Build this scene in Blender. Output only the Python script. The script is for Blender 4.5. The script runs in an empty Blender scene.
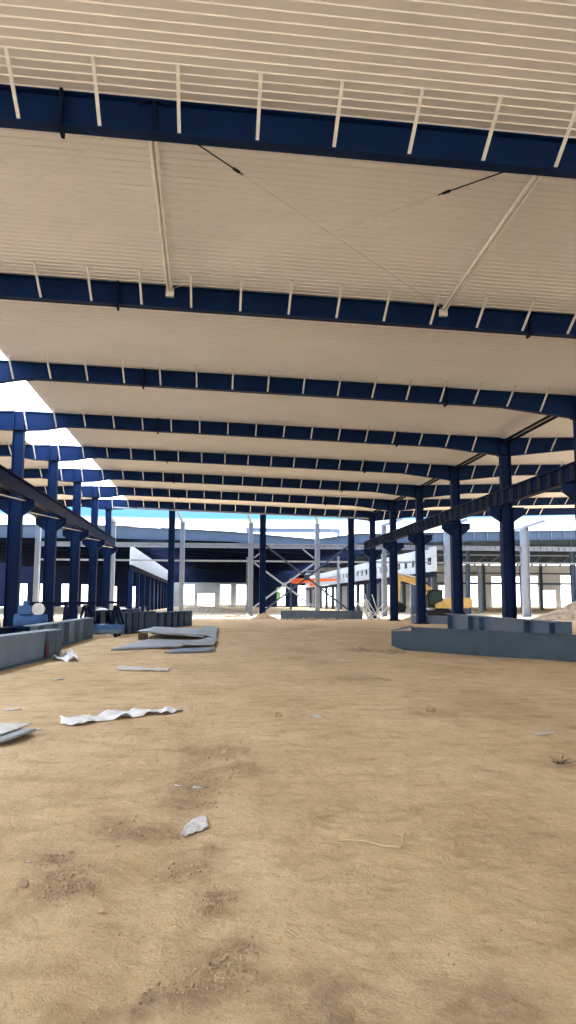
import bpy, bmesh, math, random
from mathutils import Vector, Matrix, noise
random.seed(7)
scene = bpy.context.scene
COL = scene.collection
R = math.radians

# ------------------------------------------------------------------ camera
cam_d = bpy.data.cameras.new('camera')
cam = bpy.data.objects.new('camera', cam_d)
COL.objects.link(cam)
scene.camera = cam
cam_d.sensor_fit = 'VERTICAL'
cam_d.sensor_height = 36.0
cam_d.lens = 770 / 1024 * 36.0
cam_d.clip_start = 0.05
cam_d.clip_end = 2000
PIT, YAW, ROLL = .1141, .0985, -.0034
cam.matrix_world = (Matrix.Translation((0, 0, 1.6)) @ Matrix.Rotation(-YAW, 4, 'Z') @
                    Matrix.Rotation(math.pi / 2 + PIT, 4, 'X') @ Matrix.Rotation(-ROLL, 4, 'Z'))

# ------------------------------------------------------------------ light
SKY_STRENGTH = 1.5
SUN_STRENGTH = 6.5
EXPOSURE = 2.15
world = bpy.data.worlds.new('hazy_sky')
scene.world = world
world.use_nodes = True
nt = world.node_tree
nt.nodes.clear()
w_out = nt.nodes.new('ShaderNodeOutputWorld')
w_bg = nt.nodes.new('ShaderNodeBackground')
w_tc = nt.nodes.new('ShaderNodeTexCoord')
w_sep = nt.nodes.new('ShaderNodeSeparateXYZ')
w_rmp = nt.nodes.new('ShaderNodeValToRGB')
nt.links.new(w_tc.outputs['Generated'], w_sep.inputs[0])
nt.links.new(w_sep.outputs['Z'], w_rmp.inputs[0])
nt.links.new(w_rmp.outputs[0], w_bg.inputs[0])
nt.links.new(w_bg.outputs[0], w_out.inputs[0])
e = w_rmp.color_ramp.elements
e[0].position = 0.0; e[0].color = (1.0, 0.96, 0.92, 1)
e[1].position = 1.0; e[1].color = (0.35, 0.55, 0.95, 1)
for p_, c_ in ((0.092, (1.0, 0.98, 0.97, 1)), (0.104, (0.045, 0.125, 0.24, 1)), (0.15, (0.07, 0.16, 0.28, 1)), (0.3, (0.45, 0.62, 0.90, 1))):
    n_ = e.new(p_); n_.color = c_
w_bg.inputs[1].default_value = SKY_STRENGTH

sun_d = bpy.data.lights.new('sun', 'SUN')
sun_d.energy = SUN_STRENGTH
sun_d.angle = R(0.8)
sun_d.color = (1.0, 0.95, 0.86)
sun = bpy.data.objects.new('sun', sun_d)
COL.objects.link(sun)
# high sun beyond the building: light travels towards the camera end (-Y), a little to the left
sd = Vector((-0.15, -0.40, -0.90)).normalized()
sun.rotation_euler = sd.to_track_quat('-Z', 'Y').to_euler()
sun.location = (20, 40, 60)

vs = scene.view_settings
vs.view_transform = 'Standard'
vs.look = 'None'
vs.gamma = 1
vs.use_curve_mapping = False
vs.exposure = EXPOSURE


# ------------------------------------------------------------------ materials
def mat(name, col, rough=.6, metal=0.0, var=0.0, scale=4.0, bump=0.0, bscale=20.0, col2=None, spec=.3):
    m = bpy.data.materials.new(name)
    m.use_nodes = True
    t = m.node_tree
    b = t.nodes['Principled BSDF']
    b.inputs['Base Color'].default_value = (*col, 1)
    b.inputs['Roughness'].default_value = rough
    b.inputs['Specular IOR Level'].default_value = spec
    b.inputs['Metallic'].default_value = metal
    tc = t.nodes.new('ShaderNodeTexCoord')
    if var or col2:
        n = t.nodes.new('ShaderNodeTexNoise')
        n.inputs['Scale'].default_value = scale
        n.inputs['Detail'].default_value = 5
        r = t.nodes.new('ShaderNodeValToRGB')
        c2 = col2 if col2 else tuple(max(0, c * (1 - var)) for c in col)
        r.color_ramp.elements[0].position = .35
        r.color_ramp.elements[0].color = (*c2, 1)
        r.color_ramp.elements[1].position = .65
        r.color_ramp.elements[1].color = (*col, 1)
        t.links.new(tc.outputs['Object'], n.inputs['Vector'])
        t.links.new(n.outputs['Fac'], r.inputs[0])
        t.links.new(r.outputs[0], b.inputs['Base Color'])
    if bump:
        n = t.nodes.new('ShaderNodeTexNoise')
        n.inputs['Scale'].default_value = bscale
        n.inputs['Detail'].default_value = 6
        bp = t.nodes.new('ShaderNodeBump')
        bp.inputs['Strength'].default_value = bump
        bp.inputs['Distance'].default_value = .03
        t.links.new(tc.outputs['Object'], n.inputs['Vector'])
        t.links.new(n.outputs['Fac'], bp.inputs['Height'])
        t.links.new(bp.outputs[0], b.inputs['Normal'])
    return m


M = {}
M['navy'] = mat('navy_steel_paint', (.0032, .0150, .060), .5, var=.25, scale=1.5, spec=.05)
M['navy_dark'] = mat('dark_navy_steel', (.0035, .008, .026), .6, var=.25, scale=1.5, spec=.05)
M['primer'] = mat('grey_blue_primer', (.110, .155, .205), .5, var=.22, scale=1.8)
M['slate'] = mat('slate_primer', (.036, .060, .080), .55, var=.30, scale=1.3)
M['galv'] = mat('galvanised_steel', (.62, .62, .62), .5, var=.15, scale=6)
M['pale'] = mat('pale_grey_paint', (.17, .205, .26), .55, var=.15, scale=2)
M['fascia'] = mat('grey_blue_paint', (.040, .066, .108), .6, var=.2, scale=.6)
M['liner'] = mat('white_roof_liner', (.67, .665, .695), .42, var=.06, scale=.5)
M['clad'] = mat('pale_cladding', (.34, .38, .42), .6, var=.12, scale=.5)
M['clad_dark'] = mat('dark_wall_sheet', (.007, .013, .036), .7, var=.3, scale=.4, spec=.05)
M['white'] = mat('white_plastic', (.78, .78, .78), .5, var=.15, scale=9, bump=.5, bscale=8)
M['paper'] = mat('pale_film', (.62, .60, .57), .5, var=.2, scale=9, bump=.5, bscale=14)
M['plate'] = mat('grey_sheet_metal', (.30, .33, .36), .45, metal=.2, var=.3, scale=1.1)
M['plate_green'] = mat('grey_green_sheet', (.25, .29, .28), .5, metal=.1, var=.3, scale=1.4)
M['yellow'] = mat('machine_yellow', (.70, .47, .15), .5, var=.25, scale=2)
M['orange'] = mat('crane_orange', (.80, .13, .03), .5, var=.15, scale=2)
M['girder'] = mat('deep_navy_girder', (.003, .009, .048), .55, var=.2, scale=1.2, spec=.04)
M['steel_blue'] = mat('blue_steel_primer', (.050, .090, .150), .45, var=.3, scale=1.2)
M['rubber'] = mat('black_rubber', (.012, .012, .013), .8, var=.3)
M['glass'] = mat('cab_glass', (.012, .035, .03), .25, spec=.1)
M['red'] = mat('rust_red_primer', (.16, .035, .03), .6, var=.3)
M['blue'] = mat('machine_blue', (.03, .10, .26), .5, var=.3, scale=3)
M['straw'] = mat('dry_straw', (.55, .42, .25), .8, var=.2)
M['leaf'] = mat('leaf_green', (.10, .20, .06), .8, col2=(.05, .11, .03), scale=3)
M['bark'] = mat('bark', (.10, .07, .05), .9, var=.3)
M['clod'] = mat('dry_soil_clod', (.50, .365, .22), .95, col2=(.30, .21, .125), scale=7)
M['rubble'] = mat('pale_rubble', (.42, .35, .27), .95, col2=(.24, .18, .12), scale=2.5)

# dirt
m = bpy.data.materials.new('dry_tan_dirt'); m.use_nodes = True
t = m.node_tree; b = t.nodes['Principled BSDF']; b.inputs['Roughness'].default_value = .95
b.inputs['Specular IOR Level'].default_value = .15
tc = t.nodes.new('ShaderNodeTexCoord')


def noise_node(scale, detail=6, rough=.6, stretch=None):
    n = t.nodes.new('ShaderNodeTexNoise')
    n.inputs['Scale'].default_value = scale; n.inputs['Detail'].default_value = detail
    n.inputs['Roughness'].default_value = rough
    if stretch:
        mp = t.nodes.new('ShaderNodeMapping'); mp.inputs['Scale'].default_value = stretch
        t.links.new(tc.outputs['Object'], mp.inputs[0]); t.links.new(mp.outputs[0], n.inputs['Vector'])
    else:
        t.links.new(tc.outputs['Object'], n.inputs['Vector'])
    return n


def ramp(src, stops):
    r = t.nodes.new('ShaderNodeValToRGB')
    el = r.color_ramp.elements
    el[0].position, el[0].color = stops[0][0], (*stops[0][1], 1)
    el[1].position, el[1].color = stops[-1][0], (*stops[-1][1], 1)
    for p, c in stops[1:-1]:
        q = el.new(p); q.color = (*c, 1)
    t.links.new(src, r.inputs[0])
    return r


def mix(a, b_, fac, mode='MIX'):
    n = t.nodes.new('ShaderNodeMix'); n.data_type = 'RGBA'; n.blend_type = mode
    if isinstance(fac, float): n.inputs[0].default_value = fac
    else: t.links.new(fac, n.inputs[0])
    t.links.new(a, n.inputs[6]); t.links.new(b_, n.inputs[7])
    return n.outputs[2]


n1 = noise_node(.55, 7, .62, (1, .55, 1))
r1 = ramp(n1.outputs['Fac'], [(.30, (.54, .385, .220)), (.48, (.67, .495, .290)), (.70, (.76, .585, .365))])
n2 = noise_node(3.2, 8, .7, (1, .7, 1))
r2 = ramp(n2.outputs['Fac'], [(.28, (.66, .62, .58)), (.50, (.95, .95, .95)), (.70, (1, 1, 1))])
n4 = noise_node(1.6, 5, .65, (1, 2.2, 1))
r4 = ramp(n4.outputs['Fac'], [(.34, (.70, .66, .62)), (.52, (1, 1, 1)), (.8, (1, 1, 1))])
n3 = noise_node(30, 6, .75, (1, 1.5, 1))
r3 = ramp(n3.outputs['Fac'], [(.30, (.70, .68, .66)), (.55, (1, 1, 1)), (.9, (1, 1, 1))])
c = mix(r1.outputs[0], r2.outputs[0], .75, 'MULTIPLY')
c = mix(c, r4.outputs[0], .6, 'MULTIPLY')
c = mix(c, r3.outputs[0], .55, 'MULTIPLY')
at_ = t.nodes.new('ShaderNodeAttribute'); at_.attribute_name = 'broken_soil'
br = t.nodes.new('ShaderNodeRGB'); br.outputs[0].default_value = (.31, .215, .13, 1)
mf = t.nodes.new('ShaderNodeMath'); mf.operation = 'MULTIPLY'; mf.inputs[1].default_value = .6
t.links.new(at_.outputs['Fac'], mf.inputs[0])
c = mix(c, br.outputs[0], mf.outputs[0])
t.links.new(c, b.inputs['Base Color'])
nb1 = noise_node(9, 8, .7); nb2 = noise_node(60, 4, .6)
ma = t.nodes.new('ShaderNodeMath'); ma.operation = 'MULTIPLY_ADD'; ma.inputs[1].default_value = .18
t.links.new(nb2.outputs['Fac'], ma.inputs[0]); t.links.new(nb1.outputs['Fac'], ma.inputs[2])
bp = t.nodes.new('ShaderNodeBump'); bp.inputs['Strength'].default_value = .8; bp.inputs['Distance'].default_value = .06
t.links.new(ma.outputs[0], bp.inputs['Height']); t.links.new(bp.outputs[0], b.inputs['Normal'])
M['dirt'] = m

# translucent roof-light sheet
m = bpy.data.materials.new('translucent_rooflight'); m.use_nodes = True
t = m.node_tree; t.nodes.clear()
o_ = t.nodes.new('ShaderNodeOutputMaterial'); ms = t.nodes.new('ShaderNodeMixShader')
tr = t.nodes.new('ShaderNodeBsdfTransparent'); tl = t.nodes.new('ShaderNodeBsdfTranslucent')
tl.inputs[0].default_value = (.95, .97, 1, 1); tr.inputs[0].default_value = (.9, .95, 1, 1)
ms.inputs[0].default_value = .9
t.links.new(tr.outputs[0], ms.inputs[1]); t.links.new(tl.outputs[0], ms.inputs[2]); t.links.new(ms.outputs[0], o_.inputs[0])
M['rooflight'] = m


# ------------------------------------------------------------------ mesh helpers
class MB:
    def __init__(self):
        self.bm = bmesh.new()

    def hexa(self, p):
        v = [self.bm.verts.new(q) for q in p]
        for f in ((3, 2, 1, 0), (4, 5, 6, 7), (0, 1, 5, 4), (1, 2, 6, 5), (2, 3, 7, 6), (3, 0, 4, 7)):
            self.bm.faces.new([v[i] for i in f])

    def box(self, c, s, rz=0.0):
        x, y, z = (a / 2 for a in s)
        cs, sn = math.cos(rz), math.sin(rz)
        pts = []
        for dz in (-z, z):
            for dx, dy in ((-x, -y), (x, -y), (x, y), (-x, y)):
                pts.append((c[0] + dx * cs - dy * sn, c[1] + dx * sn + dy * cs, c[2] + dz))
        self.hexa(pts)

    def bar(self, a, b, w, h, up=(0, 0, 1)):
        a, b = Vector(a), Vector(b)
        d = (b - a).normalized(); up = Vector(up)
        if abs(d.dot(up)) > .97: up = Vector((0, 1, 0))
        s = d.cross(up).normalized(); u = s.cross(d).normalized()
        s *= w / 2; u *= h / 2
        self.hexa([a - s - u, a + s - u, b + s - u, b - s - u, a - s + u, a + s + u, b + s + u, b - s + u])

    def tube(self, a, b, r, n=8, r2=None):
        a, b = Vector(a), Vector(b)
        d = (b - a).normalized()
        up = Vector((0, 0, 1)) if abs(d.z) < .9 else Vector((1, 0, 0))
        s = d.cross(up).normalized(); u = s.cross(d).normalized()
        r2 = r if r2 is None else r2
        ra, rb = [], []
        for i in range(n):
            an = 2 * math.pi * i / n
            k = s * math.cos(an) + u * math.sin(an)
            ra.append(self.bm.verts.new(a + k * r)); rb.append(self.bm.verts.new(b + k * r2))
        for i in range(n):
            j = (i + 1) % n
            self.bm.faces.new((ra[i], ra[j], rb[j], rb[i]))
        self.bm.faces.new(list(reversed(ra))); self.bm.faces.new(rb)

    def path(self, pts, r, n=6):
        for a, b in zip(pts[:-1], pts[1:]): self.tube(a, b, r, n)

    def isec(self, p0, p1, d0, d1, bf, tf=.025, tw=.02):
        """I-beam standing upright; p0, p1 centre of the bottom flange."""
        p0, p1 = Vector(p0), Vector(p1)
        h = Vector((p1.x - p0.x, p1.y - p0.y, 0)).normalized()
        s = Vector((-h.y, h.x, 0)); z = Vector((0, 0, 1))

        def slab(z00, z01, z10, z11, w):
            k = s * w / 2
            self.hexa([p0 - k + z * z00, p0 + k + z * z00, p1 + k + z * z10, p1 - k + z * z10,
                       p0 - k + z * z01, p0 + k + z * z01, p1 + k + z * z11, p1 - k + z * z11])
        slab(0, tf, 0, tf, bf)
        slab(tf, d0 - tf, tf, d1 - tf, tw)
        slab(d0 - tf, d0, d1 - tf, d1, bf)

    def isec_v(self, x, y, z0, z1, dx, by, tf=.03, tw=.02):
        """I-section column, web across X, flanges facing +-X."""
        self.box((x, y, (z0 + z1) / 2), (dx - 2 * tf, tw, z1 - z0))
        for sx in (-1, 1): self.box((x + sx * (dx / 2 - tf / 2), y, (z0 + z1) / 2), (tf, by, z1 - z0))

    def prism(self, pts, off):
        off = Vector(off)
        a = [self.bm.verts.new(p) for p in pts]; b = [self.bm.verts.new(Vector(p) + off) for p in pts]
        n = len(pts)
        self.bm.faces.new(list(reversed(a))); self.bm.faces.new(b)
        for i in range(n):
            j = (i + 1) % n
            self.bm.faces.new((a[i], a[j], b[j], b[i]))

    def blob(self, c, s, sub=2, amp=.25, fr=2.0, seed=0, flat=False):
        g = bmesh.ops.create_icosphere(self.bm, subdivisions=sub, radius=1)
        for v in g['verts']:
            k = 1 + amp * noise.noise(v.co * fr + Vector((seed * 3.1, seed * 1.7, seed)))
            v.co = Vector((c[0] + v.co.x * s[0] * k, c[1] + v.co.y * s[1] * k, c[2] + v.co.z * s[2] * k))

    def obj(self, name, material, parent=None, smooth=False, bevel=0.0):
        bmesh.ops.recalc_face_normals(self.bm, faces=self.bm.faces)
        me = bpy.data.meshes.new(name)
        if parent is not None:
            loc, p = Vector((0, 0, 0)), parent
            while p is not None: loc += p.location; p = p.parent
            bmesh.ops.translate(self.bm, verts=self.bm.verts, vec=-loc)
        self.bm.to_mesh(me); self.bm.free()
        me.materials.append(material)
        if smooth:
            for p in me.polygons: p.use_smooth = True
        o = bpy.data.objects.new(name, me); COL.objects.link(o)
        if parent is not None: o.parent = parent
        if bevel:
            md = o.modifiers.new('bevel', 'BEVEL'); md.width = bevel; md.segments = 2; md.limit_method = 'ANGLE'
        return o


def thing(name, loc, label, cat, group=None):
    o = bpy.data.objects.new(name, None); COL.objects.link(o)
    o.location = loc; o.empty_display_size = .3
    return tag(o, label, cat, group)


def tag(o, label, cat, group=None, kind=None):
    o['label'] = label; o['category'] = cat
    if group: o['group'] = group
    o['kind'] = kind or 'thing'
    return o


def struct(o, label=None, cat=None):
    o['kind'] = 'structure'
    if label: o['label'] = label
    if cat: o['category'] = cat
    return o


def dup(o, dx=(0, 0, 0)):
    cpy = o.copy(); COL.objects.link(cpy)
    cpy.location = Vector(o.location) + Vector(dx)
    for ch in list(o.children):
        k = ch.copy(); COL.objects.link(k); k.parent = cpy
        k.matrix_parent_inverse = ch.matrix_parent_inverse.copy()
        for g in list(ch.children):
            q = g.copy(); COL.objects.link(q); q.parent = k
    return cpy


ORD = ['first', 'second', 'third', 'fourth', 'fifth', 'sixth', 'seventh', 'eighth', 'ninth', 'tenth', 'eleventh',
       'twelfth', 'thirteenth', 'fourteenth', 'fifteenth']

# ------------------------------------------------------------------ the building's measures
XL, XR = -9.1, 14.5          # column rows of the main bay
XLL, XRR = -32.7, 38.1       # outer edges of the neighbouring bays
Y1, BAY = 12.65, 8.0
DEP = .62


def FY(k): return Y1 + BAY * (k - 1)


def roofz(x):
    if x < XL: return 10.41 - .0306 * (XL - x)
    if x <= XR: return 10.41 - .0306 * (x - XL)
    return 10.41 - .0306 * (XR - XL) + .0306 * (x - XR)


# ------------------------------------------------------------------ ground
def smooth(a, b, x):
    q = min(1, max(0, (x - a) / (b - a))); return q * q * (3 - 2 * q)


PATCH = [(-.86, 4.55, .16), (-.93, 5.1, .13), (-.80, 4.84, .15), (-.70, 4.62, .15), (-.20, 3.36, .15), (0, 3.40, .17), (.1, 3.5, .14), (.12, 3.72, .12),
         (.03, 4.2, .10), (.06, 4.4, .12), (-.55, 5.65, .22), (-.35, 5.7, .22), (-.16, 6.4, .24), (-.06, 7.0, .26), (0, 7.6, .28), (.1, 8.5, .4),
         (.32, 7.6, .25), (-.12, 4.85, .16), (-.02, 5.2, .14), (1.1, 3.2, .2), (.5, 3.2, .22), (4.92, 24.8, .8), (2.9, 15.6, .5), (3.2, 11.0, .35), (3.5, 7.6, .2), (-2.2, 9.4, .35)]


def soil(x, y):
    """how far the crust is broken open at a point (0..1)."""
    k = 0.0
    for cx, cy, r in PATCH:
        d2 = ((x - cx) ** 2 + (y - cy) ** 2) / (r * r)
        if d2 < 6: k = max(k, math.exp(-d2 * .8))
    if k < .02: return 0.0
    return min(1, max(0, k * (1.1 + 1.3 * noise.noise(Vector((x * 9, y * 9, 2.2))) + .7 * noise.noise(Vector((x * 24, y * 24, 5.1))))))


def gh(x, y):
    far = smooth(60, 20, y) * smooth(40, 12, abs(x))
    h = .030 * noise.noise(Vector((x * .55, y * .45, 3.3))) * far
    near = smooth(16, 6, y) * smooth(8, 4, abs(x))
    if near > 0:
        h += near * (.026 * noise.noise(Vector((x * 1.9, y * 1.7, 9.1))) + .013 * noise.noise(Vector((x * 5, y * 7, 1.7)))
                     + .008 * noise.noise(Vector((x * 13, y * 17, 4.2))))
        q = soil(x, y)
        if q > 0: h += near * q * (.016 * noise.noise(Vector((x * 22, y * 22, 8))) + .010 * noise.noise(Vector((x * 40, y * 40, 3))) + .004)
        # old tyre marks: slanting lugs along two wheel paths
        for cx, sl in ((.55, .10), (1.45, .16)):
            u = x - (cx + sl * (y - 3.5))
            wgt = smooth(.30, .12, abs(u)) * smooth(9, 5, y)
            h += near * wgt * (.009 * math.sin((y + abs(u) * .9) * 2 * math.pi / .17) * (.5 + noise.noise(Vector((x * 2, y * 2, 7)))) - .010)
        # shallow rut on the left
        u = x - (-.30 + .05 * (y - 4)) - .12 * math.sin(y * 1.1)
        h -= near * .028 * smooth(.28, .05, abs(u))
    return h


def grid_axis(lo_fine, hi_fine, step, lo, hi, grow=1.11):
    v = [lo_fine + step * i for i in range(int((hi_fine - lo_fine) / step) + 1)]
    s, x = step, v[-1]
    while x < hi:
        s *= grow; x += s; v.append(x)
    s, x = step, v[0]; pre = []
    while x > lo:
        s *= grow; x -= s; pre.append(x)
    return list(reversed(pre)) + v


gx = grid_axis(-2.0, 2.4, .028, -320, 420)
gy = grid_axis(2.8, 6.6, .028, -160, 520, 1.06)
verts = [(x, y, gh(x, y)) for y in gy for x in gx]
nx = len(gx)
faces = [(j * nx + i, j * nx + i + 1, (j + 1) * nx + i + 1, (j + 1) * nx + i) for j in range(len(gy) - 1) for i in range(nx - 1)]
me = bpy.data.meshes.new('floor'); me.from_pydata(verts, [], faces); me.materials.append(M['dirt'])
att = me.attributes.new('broken_soil', 'FLOAT', 'POINT')
att.data.foreach_set('value', [soil(v[0], v[1]) for v in verts])
for p in me.polygons: p.use_smooth = True
fl = bpy.data.objects.new('floor', me); COL.objects.link(fl); struct(fl)


# ------------------------------------------------------------------ roof lining (ribbed sheets) and roof lights
ROOF_Y0, ROOF_Y1 = -36.0, 72.0


def ribbed(name, xs, y0, y1, material, pitch=.226, lift=.03):
    prof = []
    y = y0
    while y < y1:
        prof += [(y, .0), (y + pitch - .052, .0), (y + pitch - .038, -.018), (y + pitch - .014, -.018)]
        y += pitch
    prof.append((y, 0))
    vs_, fs = [], []
    n = len(prof)
    for x in xs:
        for (yy, dz) in prof: vs_.append((x, yy, roofz(x) + lift + .018 + dz))
        vs_.append((x, y0, roofz(x) + lift + .2)); vs_.append((x, y, roofz(x) + lift + .2))
    st = n + 2
    for a in range(len(xs) - 1):
        for i in range(n - 1): fs.append((a * st + i, a * st + i + 1, (a + 1) * st + i + 1, (a + 1) * st + i))
        fs.append((a * st + n, (a + 1) * st + n, (a + 1) * st + n + 1, a * st + n + 1))
        fs.append((a * st, (a + 1) * st, (a + 1) * st + n, a * st + n))
        fs.append((a * st + n - 1, a * st + n + 1, (a + 1) * st + n + 1, (a + 1) * st + n - 1))
    mm = bpy.data.meshes.new(name); mm.from_pydata(vs_, [], fs); mm.materials.append(material)
    o = bpy.data.objects.new(name, mm); COL.objects.link(o)
    return struct(o)


SKX0, SKX1 = -10.4, -7.6
ribbed('ceiling', [SKX1, XR], ROOF_Y0, ROOF_Y1, M['liner'])
ribbed('ceiling', [XLL, SKX0], ROOF_Y0, ROOF_Y1, M['liner'])
ribbed('ceiling', [XR, XRR], ROOF_Y0, ROOF_Y1, M['liner'])
for k in range(-5, 9):        # one roof light in each bay along the ridge
    y0 = max(ROOF_Y0, FY(k) + .12)
    y1 = min(FY(k + 1) - .12, ROOF_Y1)
    mb = MB()
    pts = [(SKX0, y0, roofz(SKX0) + .06), (XL, y0, roofz(XL) + .06), (SKX1, y0, roofz(SKX1) + .06)]
    va = [mb.bm.verts.new(p) for p in pts]; vb = [mb.bm.verts.new((p[0], y1, p[2])) for p in pts]
    for i in range(2): mb.bm.faces.new((va[i], va[i + 1], vb[i + 1], vb[i]))
    struct(mb.obj('window_%d' % (k + 6), M['rooflight']))

# ------------------------------------------------------------------ roof rafters with flange braces
brace_mesh = {}


def brace(root, x, y, zb, name='flange_brace'):
    key = 'b'
    dz = roofz(x) + .02 - (zb + .05)
    if key not in brace_mesh:
        mb = MB()
        mb.bar((0, -.10, 0), (0, -1.02, .60), .055, .02, up=(0, .6, 1))
        mb.bar((.025, -.10, 0), (.025, -1.02, .60), .012, .055, up=(0, .6, 1))
        me_ = bpy.data.meshes.new('flange_brace'); bmesh.ops.recalc_face_normals(mb.bm, faces=mb.bm.faces)
        mb.bm.to_mesh(me_); mb.bm.free(); me_.materials.append(M['galv'])
        brace_mesh[key] = me_
    o = bpy.data.objects.new(name, brace_mesh[key]); COL.objects.link(o)
    o.parent = root
    o.location = Vector((x, y, zb + .05)) - Vector(root.location)
    o.scale = (1, 1, dz / .60)
    return o


def profile(mb, pts, y, bf=.26, tf=.03, tw=.02):
    """pts: (x, zbottom, ztop) along X - a tapered plate girder."""
    for (xa, ba, ta), (xb, bb, tb) in zip(pts[:-1], pts[1:]):
        mb.hexa([(xa, y - tw / 2, ba), (xb, y - tw / 2, bb), (xb, y + tw / 2, bb), (xa, y + tw / 2, ba),
                 (xa, y - tw / 2, ta), (xb, y - tw / 2, tb), (xb, y + tw / 2, tb), (xa, y + tw / 2, ta)])
        for z0, z1, q0, q1 in ((ba, ba + tf, bb, bb + tf), (ta - tf, ta, tb - tf, tb)):
            mb.hexa([(xa, y - bf / 2, z0), (xb, y - bf / 2, q0), (xb, y + bf / 2, q0), (xa, y + bf / 2, z0),
                     (xa, y - bf / 2, z1), (xb, y - bf / 2, q1), (xb, y + bf / 2, q1), (xa, y + bf / 2, z1)])


def main_bottom(x):
    top = roofz(x)
    d = DEP
    if x < -6.6: d = DEP + (.30) * smooth(-6.6, -8.6, x)
    if x > 11.2: d = DEP + .28 * (x - 11.2) / (14.25 - 11.2)
    return top - d


for k in range(1, 9):
    y = FY(k)
    wh = ('nearest the camera' if k == 1 else '%s from the camera' % ORD[k - 1])
    if k == 8: wh = 'farthest, above the wind columns'
    r = thing('roof_rafter', (2.7, y, main_bottom(2.7)), 'dark blue steel roof rafter spanning the main bay, ' + wh, 'rafter',
              'main bay roof rafters')
    xs = [-8.85, -8.0, -7.2, -6.6, 0, 6, 11.2, 12.7, 14.25]
    mb = MB(); profile(mb, [(x, main_bottom(x), roofz(x)) for x in xs], y)
    pg = mb.obj('plate_girder', M['navy'], r)
    for sx in (-2.66, 9.0):
        mb = MB(); zb, zt = main_bottom(sx), roofz(sx)
        mb.box((sx, y, (zb + zt) / 2 - .03), (.06, .34, zt - zb + .10))
        mb.obj('splice_plate', M['navy_dark'], pg)
    if k == 1:
        mb = MB(); sx = -1.1
        mb.box((sx, y - .07, roofz(sx) - .30), (.05, .12, .56)); mb.bar((sx - .28, y - .10, roofz(sx) - .10), (sx, y - .10, roofz(sx) + .0), .03, .03)
        mb.bar((sx + .28, y - .10, roofz(sx) - .10), (sx, y - .10, roofz(sx) + .0), .03, .03)
        mb.obj('strut_cleat', M['navy_dark'], r)
    i = -3
    while -4.70 + 1.345 * i < 14.0:
        x = -4.70 + 1.345 * i; i += 1
        brace(r, x, y, main_bottom(x))

for k in range(3, 9):
    y = FY(k)
    nm = '%s from the camera' % ORD[k - 1] if k < 8 else 'farthest one'
    # left neighbouring bay
    def lb(x): return roofz(x) - DEP - .30 * smooth(-11.6, -9.6, x)
    r = thing('roof_rafter', (-20, y, lb(-20)), 'dark steel rafter of the left neighbouring bay beyond the bright columns, ' + nm, 'rafter', 'left bay rafters')
    mb = MB(); xs = [XLL, -20, -11.6, -10.9, -10.2, -9.35]
    profile(mb, [(x, lb(x), roofz(x)) for x in xs], y); mb.obj('plate_girder', M['navy'], r)
    for i in range(9): brace(r, -10.1 - 1.345 * i, y, lb(-10.1 - 1.345 * i))
    # right neighbouring bay
    def rb(x): return roofz(x) - DEP - .28 * (1 - min(1, max(0, (x - 14.75) / 3.2)))
    r = thing('roof_rafter', (26, y, rb(26)), 'dark steel rafter of the right neighbouring bay beyond the right columns, ' + nm, 'rafter', 'right bay rafters')
    mb = MB(); xs = [14.75, 16.3, 17.95, 26, XRR]
    profile(mb, [(x, rb(x), roofz(x)) for x in xs], y); mb.obj('plate_girder', M['navy'], r)
    for i in range(12): brace(r, 15.5 + 1.345 * i, y, rb(15.5 + 1.345 * i))

# eaves tube along the last rafter
mb = MB(); mb.tube((-8.6, 68.2, 9.62), (14.1, 68.2, 8.98), .07)
mb.tube((-3.0, 68.2, 9.46), (-3.0, 68.66, 9.6), .03); mb.tube((8.0, 68.2, 9.15), (8.0, 68.66, 9.3), .03)
tag(mb.obj('pipe', M['pale']), 'thin pale pipe running along the farthest main rafter', 'pipe')


# ------------------------------------------------------------------ main columns
def column(x, k, side):
    y = FY(k)
    zt = main_bottom(-8.85 if side == 'left' else 14.25)
    if side == 'left':
        where = {1: 'nearest the camera', 2: 'second from the camera', 3: 'third from the camera', 4: 'foremost one visible at the left'}.get(k, '%s from the camera' % ORD[k - 1])
    else:
        where = {1: 'nearest the camera', 2: 'second from the camera', 3: 'at the right edge of the picture', 4: 'standing behind the stiffened beam'}.get(k, '%s from the camera' % ORD[k - 1])
    r = thing('steel_column', (x, y, 0), 'blue steel I-column in the %s main row, %s' % (side, where), 'column', side + ' column row')
    w = .52
    mb = MB(); mb.isec_v(x, y, .03, 6.2, w + .08, .42); mb.obj('lower_shaft', M['navy'], r)
    mb = MB(); mb.isec_v(x, y, 6.2, roofz(x), w - .02, .36); mb.obj('upper_shaft', M['navy'], r)
    mb = MB(); mb.box((x, y, zt + .02), (w + .16, .44, .05)); mb.obj('cap_plate', M['navy_dark'], r)
    mb = MB(); mb.box((x, y, .03), (.9, .6, .06)); mb.obj('base_plate', M['navy_dark'], r)
    for s in (-1, 1):
        mb = MB()
        x0 = x + s * .30; x1 = x + s * .86
        mb.prism([(x0, y - .09, 5.45), (x1, y - .09, 5.85), (x1, y - .09, 6.17), (x0, y - .09, 6.17)], (0, .18, 0))
        mb.box(((x0 + x1) / 2, y, 6.185), (abs(x1 - x0), .40, .03))
        mb.obj('corbel', M['navy'], r)


for k in range(1, 9): column(XL, k, 'left')
for k in range(1, 9): column(XR, k, 'right')


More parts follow.
